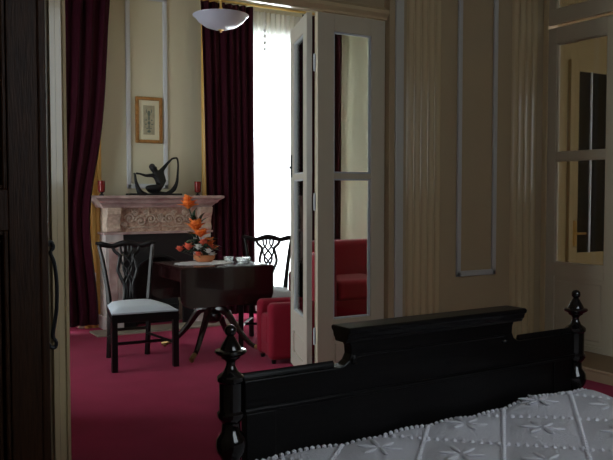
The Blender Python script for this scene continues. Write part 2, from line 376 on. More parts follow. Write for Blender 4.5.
def rod(label, x0, x1):
    t = thing('curtain_rod', label, 'curtain rod', ((x0 + x1) / 2, 7.80, 3.50)); h = (x1 - x0) / 2
    bm = bmesh.new(); tube(bm, [(-h, 0, 0), (h, 0, 0)], .014, 12); link('rod', bm, M['brass'], t, smooth=True)
    for s in (-1, 1):
        bm = bmesh.new(); ball(bm, (s * (h + .02), 0, 0), .032, 12, 9); tube(bm, [(s * (h + .05), 0, 0), (s * (h + .07), 0, 0)], [.014, .005]); link('finial', bm, M['brass'], t, smooth=True)
        bm = bmesh.new(); tube(bm, [(s * (h - .1), 0, 0), (s * (h - .1), .2, 0)], .009); lathe(bm, [(0, 0), (.03, 0), (.03, .01), (0, .01)], mx=Matrix.Translation((s * (h - .1), .2, 0)) @ Matrix.Rotation(PI / 2, 4, 'X')); link('bracket', bm, M['brass'], t)
rod('brass curtain rod above the bright window', 3.34, 5.08)
rod('brass curtain rod above the dark left curtain', .98, 2.36)
# tie of small tassels at the head of the sheer
t = thing('tassel_cord', 'short string of pale tassels at the top of the sheer curtain', 'tassel', (4.06, 7.74, 3.02))
bm = bmesh.new(); tube(bm, [(0, 0, .42), (0, 0, 0)], .003, 6); link('cord', bm, M['lace'], t)
for k in range(5):
    bm = bmesh.new(); lathe(bm, [(0, .30 - k * .07), (.014, .29 - k * .07), (.018, .265 - k * .07), (0, .255 - k * .07)], seg=8)
    link('bead', bm, M['lace'], t, smooth=True)
o = drape(7.37, 7.93, .68, 2.86, 6.15 + .03, 4, .012, M['purple'], 'plum_curtain', thick=.006)
o.location = (0, -.004, 0)
tag(o, 'dark plum curtain hanging behind the glass of the far passage door', 'curtain')

# ------------------------------------------------------------------ fireplace
F = thing('fireplace', 'rose marble fireplace with carved frieze and black firebox', 'fireplace', (2.82, 7.75, 0))
def fl(name, bm, m, **k): return link(name, bm, m, F, **k)
def FB(x0, x1, y0, y1, z0, z1): return B(x0 - 2.82, x1 - 2.82, y0 - 7.75, y1 - 7.75, z0, z1)
prof = [(7.99, 1.375), (7.60, 1.375), (7.595, 1.37), (7.595, 1.35), (7.61, 1.34), (7.64, 1.325), (7.655, 1.30), (7.68, 1.285), (7.70, 1.265), (7.705, 1.25), (7.99, 1.25)]
bm = bmesh.new()
rows = []
for (y, z) in prof:
    ins = (y - 7.595) * .9 if y < 7.9 else None
    rows.append((y, z, ins))
last = .10
L = []; Rr = []
for y, z, ins in rows:
    e = ins if ins is not None else (0 if z > 1.3 else .10)
    L.append(bm.verts.new((2.10 + e - 2.82, y - 7.75, z))); Rr.append(bm.verts.new((3.49 - e - 2.82, y - 7.75, z)))
n = len(L)
for i in range(n): bm.faces.new((L[i], L[(i + 1) % n], Rr[(i + 1) % n], Rr[i]))
bm.faces.new(L); bm.faces.new(Rr[::-1])
fl('mantel_shelf', bm, M['marble'])
fl('frieze', FB(2.385, 3.24, 7.76, 7.98, 1.0, 1.25), M['frieze'])
# carved scrolls on the frieze
bm = bmesh.new()
def spiral(cx, cz, r, turns, s, y=-.0):
    pts = [(cx + s * (r * (1 - .8 * k / 26)) * math.cos(turns * 2 * PI * k / 26), y, cz + (r * (1 - .8 * k / 26)) * math.sin(turns * 2 * PI * k / 26)) for k in range(27)]
    tube(bm, pts, [.011, .007], 6)
for s in (-1, 1):
    for cx, cz, rr in ((.10, 1.13, .055), (.21, 1.11, .06), (.33, 1.135, .055), (.15, 1.19, .03), (.27, 1.19, .03), (.385, 1.07, .03)):
        spiral(s * cx, cz, rr, 1.5, s); 
        ball(bm, (s * cx, 0, cz), .011, 8, 6)
    tube(bm, spline([(s * .02, 0, 1.06), (s * .12, 0, 1.045), (s * .22, 0, 1.05), (s * .34, 0, 1.04)]), .008, 6)
for k in range(7):
    a = PI * k / 6; tube(bm, [(0, 0, 1.10), (.05 * math.cos(a), -.006, 1.10 + .09 * math.sin(a))], [.006, .012], 6)
fl('carved_scroll', bm, M['carve'], smooth=True)
for x0, x1 in ((2.235, 2.385), (3.24, 3.39)):
    fl('pilaster', FB(x0, x1, 7.74, 7.98, .14, .98), M['pale_marble'], bevel=.004)
    fl('inset_panel', FB(x0 + .03, x1 - .03, 7.732, 7.742, .24, .90), M['marble'], bevel=.004)
    fl('plinth', FB(x0 - .02, x1 + .02, 7.71, 7.98, 0, .14), M['pale_marble'], bevel=.006)
    bm = bmesh.new()
    prism(bm, [(-.02, 1.0), (-.045, 1.01), (-.05, 1.04), (-.03, 1.08), (-.045, 1.14), (-.075, 1.19), (-.085, 1.25), (.20, 1.25), (.20, 1.0)], 'x', x0 + .005 - 2.82, x1 - .005 - 2.82)
    fl('corbel', bm, M['carve'], bevel=.006)
fl('lintel', FB(2.215, 3.41, 7.725, 7.98, .975, 1.0), M['marble'], bevel=.004)
for a in ((2.385, 2.42), (3.205, 3.24)): fl('slip', B(a[0] - 2.82, a[1] - 2.82, 0, .23, 0, .975), M['pale_marble'])
# cast iron insert with an arch
bm = bmesh.new(); pts = [(-.40, 0), (-.40, .975), (.385, .975), (.385, 0), (.26, 0)] + [(.0 + .26 * math.cos(PI * k / 12), .50 + .22 * math.sin(PI * k / 12)) for k in range(13)] + [(-.26, 0)]
prism(bm, pts, 'y', .035, .06); fl('iron_surround', bm, M['iron'], bevel=.003)
bm = bmesh.new(); tube(bm, [(.0 + .28 * math.cos(PI * k / 12), .03, .50 + .24 * math.sin(PI * k / 12)) for k in range(13)], .012, 8); fl('arch_rim', bm, M['iron'], smooth=True)
bm = bmesh.new(); box(bm, -.27, .27, .20, .235, .0, .8); fl('firebox', bm, M['soot'])
bm = bmesh.new()
for k in range(9): tube(bm, [(-.2 + k * .05, .10, .08), (-.2 + k * .05, .10, .20)], .007, 6)
tube(bm, [(-.24, .10, .20), (.24, .10, .20)], .009, 6); tube(bm, [(-.24, .10, .08), (.24, .10, .08)], .009, 6)
for s in (-1, 1): tube(bm, [(s * .23, .10, 0), (s * .23, .10, .24)], .009, 6)
fl('grate', bm, M['iron'], smooth=True)
o = link('hearth_slab', B(2.05, 3.58, 7.40, 7.71, 0, .018), M['hearth'], bevel=.004); tag(o, 'flat grey stone hearth slab in front of the fireplace', 'hearth')

# picture
P = thing('picture', 'small framed ornament print in a gilt frame above the mantel', 'picture', (2.785, 7.985, 2.18))
bm = bmesh.new(); w, h, q = .148, .245, .035
for a, b, c, d in ((-w, -w + q, -h, h), (w - q, w, -h, h), (-w + q, w - q, -h, -h + q), (-w + q, w - q, h - q, h)): box(bm, a, b, -.022, .012, c, d)
link('frame', bm, M['gilt'], P, bevel=.006)
link('mat_board', B(-w + q, w - q, -.006, 0, -h + q, h - q), M['mat_board'], P)
link('print', B(-.062, .062, -.009, -.006, -.155, .155), M['print'], P)
bm = bmesh.new()
def bl(x, z, rx, rz_): ball(bm, (x, -.009, z), 1, 10, 7, (rx, .0018, rz_))
bl(0, .07, .018, .03); bl(0, .02, .010, .03); bl(0, -.03, .016, .02); bl(0, -.075, .008, .03); bl(0, -.12, .02, .014)
for s in (-1, 1): bl(s * .028, .095, .005, .022); bl(s * .03, .0, .012, .006); bl(s * .035, -.045, .014, .005); bl(s * .02, -.09, .012, .005)
link('ornament', bm, M['ink'], P)

# statue
S = thing('statue', 'dark bronze kneeling dancer holding out a long scarf on the mantelpiece', 'statue', (2.76, 7.76, 1.377))
def sp(u, v, y=0): return ((u - 268) * .00143, y, max(0, (343 - v) * .00141))
bm = bmesh.new(); prism(bm, [(-.29, 0), (.29, 0), (.285, .02), (-.285, .02)], 'y', -.065, .065); link('plinth', bm, M['bronze'], S, bevel=.004)
def skinned(name, nodes, edges, parent, m, sub=2):
    me = bpy.data.meshes.new(name); keys = list(nodes); me.from_pydata([nodes[k][0] for k in keys], [(keys.index(a), keys.index(b)) for a, b in edges], [])
    o = bpy.data.objects.new(name, me); C.objects.link(o); o.parent = parent; me.materials.append(m)
    md = o.modifiers.new('skin', 'SKIN'); md.use_smooth_shade = True
    for i, k in enumerate(keys):
        sv = me.skin_vertices[0].data[i]; rr = nodes[k][1] * (1.45 if k in ('pel', 'wa', 'ch', 'hd', 'hd0', 'nk') else 1.2); sv.radius = rr if isinstance(rr, tuple) else (rr, rr); sv.use_root = (i == 0)
    sb = o.modifiers.new('sub', 'SUBSURF'); sb.levels = sub; sb.render_levels = sub; return o
nd = dict(pel=(sp(338, 285), .048), wa=(sp(328, 245), .034), ch=(sp(305, 200), .044), nk=(sp(278, 172), .020), hd0=(sp(266, 155, -.005), .026), hd=(sp(258, 138, -.008), .032), hd2=(sp(262, 124, -.004), .020),
          ls=(sp(262, 192, -.012), .022), le=(sp(203, 200, -.02), .014), lw=(sp(155, 184, -.01), .009), lh=(sp(128, 182, 0), .010),
          rs=(sp(325, 162, .012), .022), re=(sp(372, 108, .015), .014), rw=(sp(410, 68, .008), .009), rh=(sp(436, 62, 0), .010),
          lt=(sp(300, 288, -.035), .036), lk=(sp(198, 285, -.035), .026), lc=(sp(235, 314, -.02), .018), lf=(sp(300, 326, -.015), .012),
          rt=(sp(300, 300, .03), .034), rk=(sp(228, 306, .045), .022), rc=(sp(300, 322, .045), .016), rf=(sp(372, 328, .03), .011))
skinned('body', nd, [('pel', 'wa'), ('wa', 'ch'), ('ch', 'nk'), ('nk', 'hd0'), ('hd0', 'hd'), ('hd', 'hd2'), ('ch', 'ls'), ('ls', 'le'), ('le', 'lw'), ('lw', 'lh'), ('ch', 'rs'), ('rs', 're'), ('re', 'rw'), ('rw', 'rh'), ('pel', 'lt'), ('lt', 'lk'), ('lk', 'lc'), ('lc', 'lf'), ('pel', 'rt'), ('rt', 'rk'), ('rk', 'rc'), ('rc', 'rf')], S, M['bronze'])
bm = bmesh.new()
tube(bm, spline([sp(116, 180), sp(124, 195), sp(130, 240), sp(145, 290), sp(165, 325), sp(215, 334)]), [.008, .012, .016, .024, .034, .012], 10, .7, (0, 1, 0))
link('scarf', bm, M['bronze'], S, smooth=True); bm = bmesh.new()
tube(bm, spline([sp(425, 64), sp(446, 66), sp(455, 110), sp(450, 190), sp(442, 250), sp(420, 295), sp(385, 322), sp(345, 332)]), [.008, .011, .010, .012, .018, .026, .022, .012], 10, .7, (0, 1, 0))
link('scarf', bm, M['bronze'], S, smooth=True)
bm = bmesh.new(); ball(bm, sp(254, 132, .004), .034, 12, 9, (1, .9, 1)); link('hair', bm, M['bronze'], S, smooth=True)

for x, lb in ((2.20, 'red glass candle cup at the left end of the mantelpiece'), (3.24, 'red glass candle cup at the right end of the mantelpiece')):
    t = thing('candle_cup', lb, 'candle holder', (x, 7.74, 1.375), group='red candle cups on the mantel')
    bm = bmesh.new(); lathe(bm, [(0, .03), (.030, .034), (.035, .05), (.037, .15), (.034, .15), (.031, .06), (0, .04)]); link('cup', bm, M['red_glass'], t, smooth=True)
    bm = bmesh.new(); lathe(bm, [(0, 0), (.026, 0), (.024, .008), (.010, .018), (.012, .024), (.026, .034), (0, .034)]); link('base', bm, M['bronze'], t, smooth=True)

t = thing('wall_socket', 'small white socket plate low on the ochre strip left of the fireplace', 'socket', (2.17, 7.955, .53))
link('plate', B(-.022, .022, -.012, .004, -.045, .045), M['white_petal'], t, bevel=.004)
link('rocker', B(-.008, .008, -.017, -.010, -.02, .02), M['white_petal'], t, bevel=.002)
# ------------------------------------------------------------------ pendant lamp
Lm = thing('pendant_lamp', 'opal glass bowl pendant lamp hanging from a brass rod', 'lamp', (2.73, 6.0, 2.765)); Lm.scale = (.93, .93, 1)
bm = bmesh.new(); lathe(bm, [(.0, .0), (.06, .006), (.14, .03), (.20, .068), (.232, .105), (.252, .118), (.254, .124), (.245, .126), (.225, .116), (.19, .078), (.13, .04), (.05, .016), (0, .012)], seg=40); link('lamp_shade', bm, M['opal'], Lm, smooth=True)
bm = bmesh.new(); lathe(bm, [(0, -.022), (.012, -.016), (.010, -.006), (.028, 0), (.030, .01), (0, .016)], seg=16); link('finial', bm, M['brass'], Lm, smooth=True)
bm = bmesh.new(); tube(bm, [(0, 0, .01), (0, 0, CB - 2.765)], .011, 10); lathe(bm, [(0, .13), (.03, .135), (.03, .16), (.014, .19), (0, .19)], seg=14); link('rod', bm, M['brass'], Lm, smooth=True)
bm = bmesh.new(); lathe(bm, [(0, CB - 2.765), (.06, CB - 2.765), (.05, CB - 2.805), (.012, CB - 2.825)], seg=20); link('ceiling_rose', bm, M['brass'], Lm, smooth=True)

# ------------------------------------------------------------------ chairs
def make_chair():
    t = thing('dining_chair', 'x', 'chair')
    fw, bw, fy, by = .245, .165, -.25, .27
    for s in (-1, 1):
        bm = bmesh.new(); prism(bm, [(s * fw - .023, fy - .023), (s * fw + .023, fy - .023), (s * fw + .023, fy + .023), (s * fw - .023, fy + .023)], 'z', 0, .43); link('leg', bm, M['chair_wood'], t, bevel=.003)
        bm = bmesh.new()
        pts = spline([(s * bw, by + .05, 0), (s * bw, by + .012, .22), (s * bw, by, .44), (s * (bw + .015), by + .015, .62), (s * (bw + .042), by + .05, .82), (s * (bw + .065), by + .09, .955)], 5)
        tube(bm, pts, [.026, .024, .026, .021, .020, .018], 4, 1, None); link('back_leg', bm, M['chair_wood'], t, bevel=.004)
    bm = bmesh.new(); prism(bm, [(-fw - .022, fy - .022), (fw + .022, fy - .022), (bw + .02, by + .01), (-bw - .02, by + .01)], 'z', .385, .45); link('seat_rail', bm, M['chair_wood'], t, bevel=.004)
    # seat pad, domed
    bm = bmesh.new(); n = 12; grid = []
    for j in range(n + 1):
        v = j / n; y = fy - .018 + (by - fy + .012) * v; hw = fw + .02 + (bw - fw) * v; row = []
        for i in range(n + 1):
            u = -1 + 2 * i / n; e = (1 - abs(u) ** 6) * (1 - abs(2 * v - 1) ** 6); row.append(bm.verts.new((hw * u, y, .45 + .012 + .038 * e ** .5 + .012 * (1 - u * u) * (1 - (2 * v - 1) ** 2))))
        grid.append(row)
    for j in range(n):
        for i in range(n): bm.faces.new((grid[j][i], grid[j][i + 1], grid[j + 1][i + 1], grid[j + 1][i]))
    rim = [grid[0][i] for i in range(n + 1)] + [grid[j][n] for j in range(1, n + 1)] + [grid[n][i] for i in range(n - 1, -1, -1)] + [grid[j][0] for j in range(n - 1, 0, -1)]
    low = [bm.verts.new((v.co.x, v.co.y, .448)) for v in rim]
    for i in range(len(rim)): bm.faces.new((rim[i], rim[(i + 1) % len(rim)], low[(i + 1) % len(rim)], low[i]))
    bm.faces.new(low)
    link('seat', bm, M['seat_cloth'], t, smooth=True)
    # yoke shaped crest rail
    bm = bmesh.new(); yb = lambda z: by + .09 * max(0, (z - .55) / .4) ** 1.2
    pts = spline([(-.258, by + .088, .975), (-.20, by + .09, .962), (-.12, by + .092, .945), (-.05, by + .094, .962), (0, by + .094, .968), (.05, by + .094, .962), (.12, by + .092, .945), (.20, by + .09, .962), (.258, by + .088, .975)], 5)
    tube(bm, pts, [.012, .024, .020, .024, .028, .024, .020, .024, .012], 8, .55, (0, 1, 0)); link('crest_rail', bm, M['chair_wood'], t, smooth=True)
    # pierced, interlaced splat
    bm = bmesh.new()
    def rib(pp, r=.011): tube(bm, [(x, yb(z) + .0, z) for x, z in [(q.x, q.z) for q in spline([(a, 0, c) for a, c in pp], 6)]], r, 6, .6, (0, 1, 0))
    for s in (-1, 1):
        rib([(s * .115, .935), (s * .098, .90), (s * .060, .86), (s * .072, .80), (s * .082, .74), (s * .062, .68), (s * .036, .61), (s * .034, .54), (s * .046, .46)], .014)
        rib([(s * .050, .955), (s * .045, .90), (s * .012, .85), (s * -.028, .80), (s * -.036, .75), (s * -.008, .69), (s * .020, .63), (s * .012, .55), (s * .014, .46)], .010)
        rib([(s * .020, .95), (s * .018, .90), (s * .050, .85), (s * .040, .79), (s * .006, .74), (s * .030, .68), (s * .050, .645)], .009)
    link('splat', bm, M['chair_wood'], t, smooth=True)
    bm = bmesh.new(); box(bm, -.075, .075, by - .012, by + .02, .445, .475); link('splat_shoe', bm, M['chair_wood'], t, bevel=.004)
    for a, b, z in (((-fw, fy), (-bw, by + .012), .19), ((fw, fy), (bw, by + .012), .19), ((-bw, by + .012), (bw, by + .012), .24), ((-.225, fy + .16), (.225, fy + .16), .19)):
        bm = bmesh.new(); tube(bm, [(a[0], a[1], z), (b[0], b[1], z)], .018, 4, .7); link('stretcher', bm, M['chair_wood'], t)
    return t
ch = make_chair(); ch.location = (2.015, 6.10, 0); ch.rotation_euler.z = -.07
tag(ch, 'dark carved-back dining chair left of the table with its pale seat in full view', 'chair', 'dining chairs')
c2 = copy_tree(ch); c2.location = (3.36, 6.35, 0); c2.rotation_euler.z = math.radians(-28)
tag(c2, 'dark carved-back dining chair against the bright window right of the table', 'chair', 'dining chairs')

# ------------------------------------------------------------------ drop-leaf table
T = thing('drop_leaf_table', 'dark mahogany drop-leaf pedestal table with the near leaf hanging down', 'table', (2.78, 6.32, 0))
bm = bmesh.new(); box(bm, -.40, .40, -.31, .40, .75, .772); link('tabletop', bm, M['table_wood'], T, bevel=.005)
def drop(name, y, s):
    bm = bmesh.new(); rr = .10; z0, z1 = .43, .765
    pts = [(-.43, z1), (.44, z1), (.44, z0 + rr)] + [(.44 - rr + rr * math.cos(a), z0 + rr - rr * math.sin(a)) for a in [PI / 2 * k / 6 for k in range(1, 7)]] + [(-.43 + rr - rr * math.sin(a), z0 + rr - rr * math.cos(a)) for a in [PI / 2 * k / 6 for k in range(7)]]
    prism(bm, pts, 'y', y - .010, y + .010); return link(name, bm, M['table_wood'], T, bevel=.003)
drop('drop_leaf', -.325, 1); drop('drop_leaf', .415, 1)
bm = bmesh.new(); box(bm, -.37, .37, -.27, .36, .64, .75); link('apron', bm, M['table_wood'], T, bevel=.004)
bm = bmesh.new(); box(bm, -.378, -.368, -.25, .34, .655, .74); link('frieze_drawer', bm, M['table_wood'], T, bevel=.003)
bm = bmesh.new(); lathe(bm, [(0, .24), (.04, .24), (.075, .26), (.085, .30), (.075, .34), (.05, .37), (.065, .40), (.06, .46), (.04, .50), (.045, .58), (.07, .62), (.09, .64), (0, .64)], seg=20, cy=.0); link('pedestal', bm, M['table_wood'], T, smooth=True)
for (dx, dy) in ((-.38, -.44), (-.33, .32), (.30, -.36), (.34, .32)):
    L_ = math.hypot(dx, dy); u = (dx / L_, dy / L_)
    pts = spline([(u[0] * .04, u[1] * .04, .36), (u[0] * .13, u[1] * .13, .345), (u[0] * L_ * .52, u[1] * L_ * .52, .20), (u[0] * L_ * .78, u[1] * L_ * .78, .075), (u[0] * L_ * .97, u[1] * L_ * .97, .035)], 6)
    bm = bmesh.new(); tube(bm, pts, [.036, .036, .028, .022, .018], 8, 1); lg = link('leg', bm, M['table_wood'], T, smooth=True)
    bm = bmesh.new(); q = .02; tube(bm, [(u[0] * L_ * .88, u[1] * L_ * .88, .052), (u[0] * L_, u[1] * L_, .036), (u[0] * (L_ + .03), u[1] * (L_ + .03), .030)], [.021, .021, .016], 8); ball(bm, (u[0] * (L_ + .0), u[1] * (L_ + .0), .018), .018, 8, 6)
    link('brass_toe', bm, M['dull_brass'], lg, smooth=True)

# doily
bm = bmesh.new(); n = 60; c0 = bm.verts.new((0, 0, .004)); ring = []
for k in range(n):
    a = 2 * PI * k / n; rr = 1 + .05 * math.cos(a * 15); ring.append(bm.verts.new((.27 * rr * math.cos(a), .20 * rr * math.sin(a), .003)))
for k in range(n): bm.faces.new((c0, ring[k], ring[(k + 1) % n]))
o = link('doily', bm, M['lace'], solid=.003); o.location = (2.72, 6.36, .7725); o.rotation_euler.z = .1
tag(o, 'white lace doily under the flower arrangement', 'doily')

# flower arrangement
FX, FY = 2.73, 6.45
A = thing('flower_arrangement', 'tall orange flower arrangement in a low terracotta bowl on the table', 'flower arrangement', (FX, FY, .7795))
bm = bmesh.new(); lathe(bm, [(0, 0), (.07, 0), (.095, .03), (.10, .06), (.094, .06), (.085, .035), (0, .03)], cx=.03, seg=24); link('bowl', bm, M['terracotta'], A, smooth=True)
def petal(bm, c, d, l, w, droop=.2, cup=.3):
    """pointed petal from c in direction d"""
    d = Vector(d).normalized(); up = Vector((0, 0, 1)); s = d.cross(up)
    s = s.normalized() if s.length > .05 else Vector((1, 0, 0)); nn = s.cross(d).normalized(); c = Vector(c); rows = []
    for k in range(6):
        t = k / 5; ww = w * math.sin(PI * min(1, .12 + t * .88)) ** .8 if k < 5 else .0004; p = c + d * l * t + nn * (.25 * l * math.sin(t * PI * .6) - droop * l * t * t)
        rows.append([bm.verts.new(p - s * ww), bm.verts.new(p - nn * cup * ww * .6), bm.verts.new(p + s * ww)])
    for a, b in zip(rows, rows[1:]):
        for i in range(2): bm.faces.new((a[i], a[i + 1], b[i + 1], b[i]))
def bloom(c, r, np_, m, tilt=.6, layers=2, w=.32, name='flower'):
    bm = bmesh.new()
    for L2 in range(layers):
        for k in range(np_):
            a = 2 * PI * (k + .5 * L2) / np_ + random.uniform(-.15, .15); el = tilt + L2 * .45
            petal(bm, c, (math.cos(a) * math.cos(el), math.sin(a) * math.cos(el), math.sin(el)), r * random.uniform(.85, 1.1), r * w)
    ball(bm, Vector(c) + Vector((0, 0, .008)), r * .2, 8, 6)
    return link(name, bm, m, A, smooth=True, solid=.0015)
cl = [((-.085, 0, .49), .085, 7, 'orange', .2), ((-.10, -.01, .535), .06, 6, 'orange', .7), ((-.03, -.03, .29), .09, 7, 'orange', .5), ((.01, -.05, .235), .08, 6, 'orange', .2), ((-.04, 0, .34), .045, 6, 'coral', .6),
      ((-.11, -.06, .12), .055, 8, 'coral', .5), ((.03, -.07, .15), .055, 8, 'coral', .5), ((.10, -.03, .15), .065, 7, 'orange', .5), ((.09, -.07, .10), .05, 8, 'coral', .5), ((-.16, .02, .10), .045, 8, 'coral', .5),
      ((-.03, -.09, .12), .045, 7, 'white_petal', .4), ((.06, -.10, .085), .045, 7, 'white_petal', .4), ((.11, -.07, .05), .04, 7, 'white_petal', .4), ((-.03, -.09, .06), .04, 8, 'coral', .4), ((.16, 0, .11), .04, 6, 'orange', .4)]
cl = [((c[0] - .035, c[1], c[2]), rr * 1.25, n_, m_, t_) for c, rr, n_, m_, t_ in cl]
for c, rr, np_, mm, ti in cl: bloom(c, rr, np_, M[mm], ti, w=.42)
bm = bmesh.new()
for c, *_ in cl: tube(bm, spline([(.03, 0, .03), ((c[0] + .03) * .4, c[1] * .5, c[2] * .5), c], 5), .003, 5)
link('stem', bm, M['leafg'], A)
def leafp(c, d, l, w):
    bm = bmesh.new(); petal(bm, c, d, l, w, .25, .5); return link('leaf', bm, M['leafg'], A, smooth=True, solid=.001)
for k in range(9): leafp((-.05, 0, .30), (-.9 + .07 * k, random.uniform(-.3, .2), .25 + .14 * k), .15, .010)
for c, d, l, w in (((-.02, 0, .34), (.45, 0, .8), .12, .032), ((-.02, 0, .33), (.7, -.2, .6), .11, .03), ((-.06, 0, .38), (.1, 0, 1), .10, .03), ((-.06, 0, .22), (-.7, -.4, .4), .13, .03), ((-.05, -.03, .19), (-.9, -.3, -.1), .14, .03), ((.0, -.04, .18), (.4, -.6, .1), .10, .025)): leafp(c, d, l, w)
for k in range(44):
    a = 2 * PI * k / 44 + random.uniform(-.1, .1); el = random.uniform(-.15, .9)
    leafp((.0 + random.uniform(-.05, .05), random.uniform(-.04, .04), .06 + random.uniform(0, .08)), (math.cos(a), math.sin(a), el), random.uniform(.12, .22), random.uniform(.012, .026))

# crystal ashtray and box on the table
t = thing('crystal_bowl', 'small cut crystal bowl at the right end of the table', 'bowl', (3.05, 6.25, .773))
bm = bmesh.new(); lathe(bm, [(0, 0), (.045, 0), (.062, .02), (.070, .045), (.062, .045), (.05, .02), (0, .012)], seg=12); link('bowl', bm, M['crystal'], t)
t = thing('crystal_bowl', 'second smaller crystal dish just left of the cut crystal bowl', 'bowl', (2.95, 6.34, .773))
bm = bmesh.new(); lathe(bm, [(0, 0), (.03, 0), (.04, .02), (.045, .05), (.038, .05), (.03, .02), (0, .012)], seg=12); link('bowl', bm, M['crystal'], t)

# ------------------------------------------------------------------ red upholstered seats
def soft(name, a, m, parent, r=.05): return link(name, B(*a), m, parent, bevel=0) if r == 0 else _soft(name, a, m, parent, r)
def _soft(name, a, m, parent, r):
    o = link(name, B(*a), m, parent, smooth=True); b = o.modifiers.new('bevel', 'BEVEL'); b.width = r; b.segments = 5; b.limit_method = 'NONE'
    w = o.modifiers.new('wn', 'WEIGHTED_NORMAL'); w.keep_sharp = False; return o
t = thing('armchair', 'low red upholstered armchair half hidden behind the folded door leaf', 'armchair', (2.91, 5.47, 0), math.radians(-10))
_soft('arm', (0, .46, 0, .11, .03, .50), M['sofa'], t, .045)
_soft('arm', (0, .46, .29, .40, .03, .50), M['sofa'], t, .045)
_soft('back', (.40, .60, 0, .40, .05, .88), M['sofa'], t, .05)
_soft('seat', (.01, .42, .105, .295, .14, .39), M['sofa'], t, .03)
_soft('base', (.02, .56, .02, .38, .05, .18), M['sofa'], t, .02)
for x in (.05, .53):
    for y in (.05, .35):
        bm = bmesh.new(); lathe(bm, [(0, 0), (.018, 0), (.024, .06), (0, .06)], cx=x, cy=y, seg=10); link('leg', bm, M['chair_wood'], t)
t = thing('sofa', 'red upholstered sofa seen through the glass of the wide door leaf', 'sofa', (4.50, 6.35, 0))
_soft('back', (-.72, .70, .12, .36, .10, .92), M['sofa'], t, .06)
for x in (-.60, .05): _soft('seat_cushion', (x, x + .63, -.38, .16, .38, .58), M['sofa'], t, .05)
_soft('base', (-.70, .70, -.36, .30, .06, .40), M['sofa'], t, .02)
_soft('arm', (-.76, -.60, -.38, .32, .06, .64), M['sofa'], t, .05)
_soft('arm', (.60, .74, -.38, .32, .06, .64), M['sofa'], t, .05)
for x in (-.66, .66):
    for y in (-.32, .26):
        bm = bmesh.new(); lathe(bm, [(0, 0), (.018, 0), (.024, .07), (0, .07)], cx=x, cy=y, seg=10); link('leg', bm, M['chair_wood'], t)

# ------------------------------------------------------------------ wardrobe at the left edge
WX0, WX1, WY0, WY1, WZ = -.18, .468, 2.16, 3.12, 2.35
Wd = thing('wardrobe', 'tall dark brown wooden wardrobe at the left edge, seen from its panelled side', 'wardrobe', ((WX0 + WX1) / 2, (WY0 + WY1) / 2, 0))
cx, cy = (WX0 + WX1) / 2, (WY0 + WY1) / 2
def wb(bm, x0, x1, y0, y1, z0, z1): box(bm, x0 - cx, x1 - cx, y0 - cy, y1 - cy, z0, z1)
bm = bmesh.new(); wb(bm, WX0, WX1 - .03, WY0 + .02, WY1, .06, WZ - .05); link('carcass', bm, M['wardrobe_wood'], Wd)
bm = bmesh.new()
wb(bm, .365, WX1 - .024, WY0, WY0 + .022, .06, WZ - .06); wb(bm, WX0, WX0 + .08, WY0, WY0 + .022, .06, WZ - .06)
for z0, z1 in ((.06, .2), (1.285, 1.395), (WZ - .2, WZ - .06)): wb(bm, WX0 + .08, .365, WY0, WY0 + .022, z0, z1)
link('side_frame', bm, M['wardrobe_wood'], Wd, bevel=.003)
for z0, z1 in ((.2, 1.285), (1.395, WZ - .2)):
    bm = bmesh.new()
    for k, e in ((0, .012), (1, .030), (2, .045)):
        pass
    wb(bm, WX0 + .10, .345, WY0 + .006, WY0 + .021, z0 + .02, z1 - .02); link('side_panel', bm, M['wardrobe_wood'], Wd, bevel=.008)
    bm = bmesh.new()
    for a, b, c, d in ((.350, .362, z0, z1), (WX0 + .08, WX0 + .092, z0, z1), (WX0 + .092, .350, z0, z0 + .012), (WX0 + .092, .350, z1 - .012, z1)): wb(bm, a, b, WY0 - .006, WY0 + .021, c, d)
    link('panel_moulding', bm, M['wardrobe_wood'], Wd, bevel=.004)
bm = bmesh.new(); wb(bm, WX0, WX1 + .03, WY0 - .03, WY1, WZ - .06, WZ); link('cornice', bm, M['wardrobe_wood'], Wd, bevel=.01)
bm = bmesh.new(); wb(bm, WX0, WX1 + .005, WY0 - .01, WY1, 0, .06); link('plinth', bm, M['wardrobe_wood'], Wd, bevel=.006)
for k, (a, b) in enumerate(((WY0 + .002, (WY0 + WY1) / 2 - .002), ((WY0 + WY1) / 2 + .002, WY1 - .002))):
    bm = bmesh.new(); wb(bm, WX1 - .024, WX1, a, b, .065, WZ - .065); d = link('door', bm, M['wardrobe_wood'], Wd, bevel=.006)
    y = (WY0 + .03 if k == 0 else WY1 - .03) - cy; X = WX1 - cx
    bm = bmesh.new()
    tube(bm, spline([(X, y, 1.245), (X + .012, y, 1.25), (X + .018, y, 1.235), (X + .010, y, 1.22), (X + .020, y, 1.19), (X + .026, y, 1.13), (X + .024, y, 1.06), (X + .016, y, 1.01), (X + .014, y, .985), (X + .022, y, .97), (X + .018, y, .955), (X, y, .96)], 5), .0055, 8)
    for z in (1.245, .96): ball(bm, (X, y, z), .010, 8, 6)
    link('door_handle', bm, M['iron'], d, smooth=True)

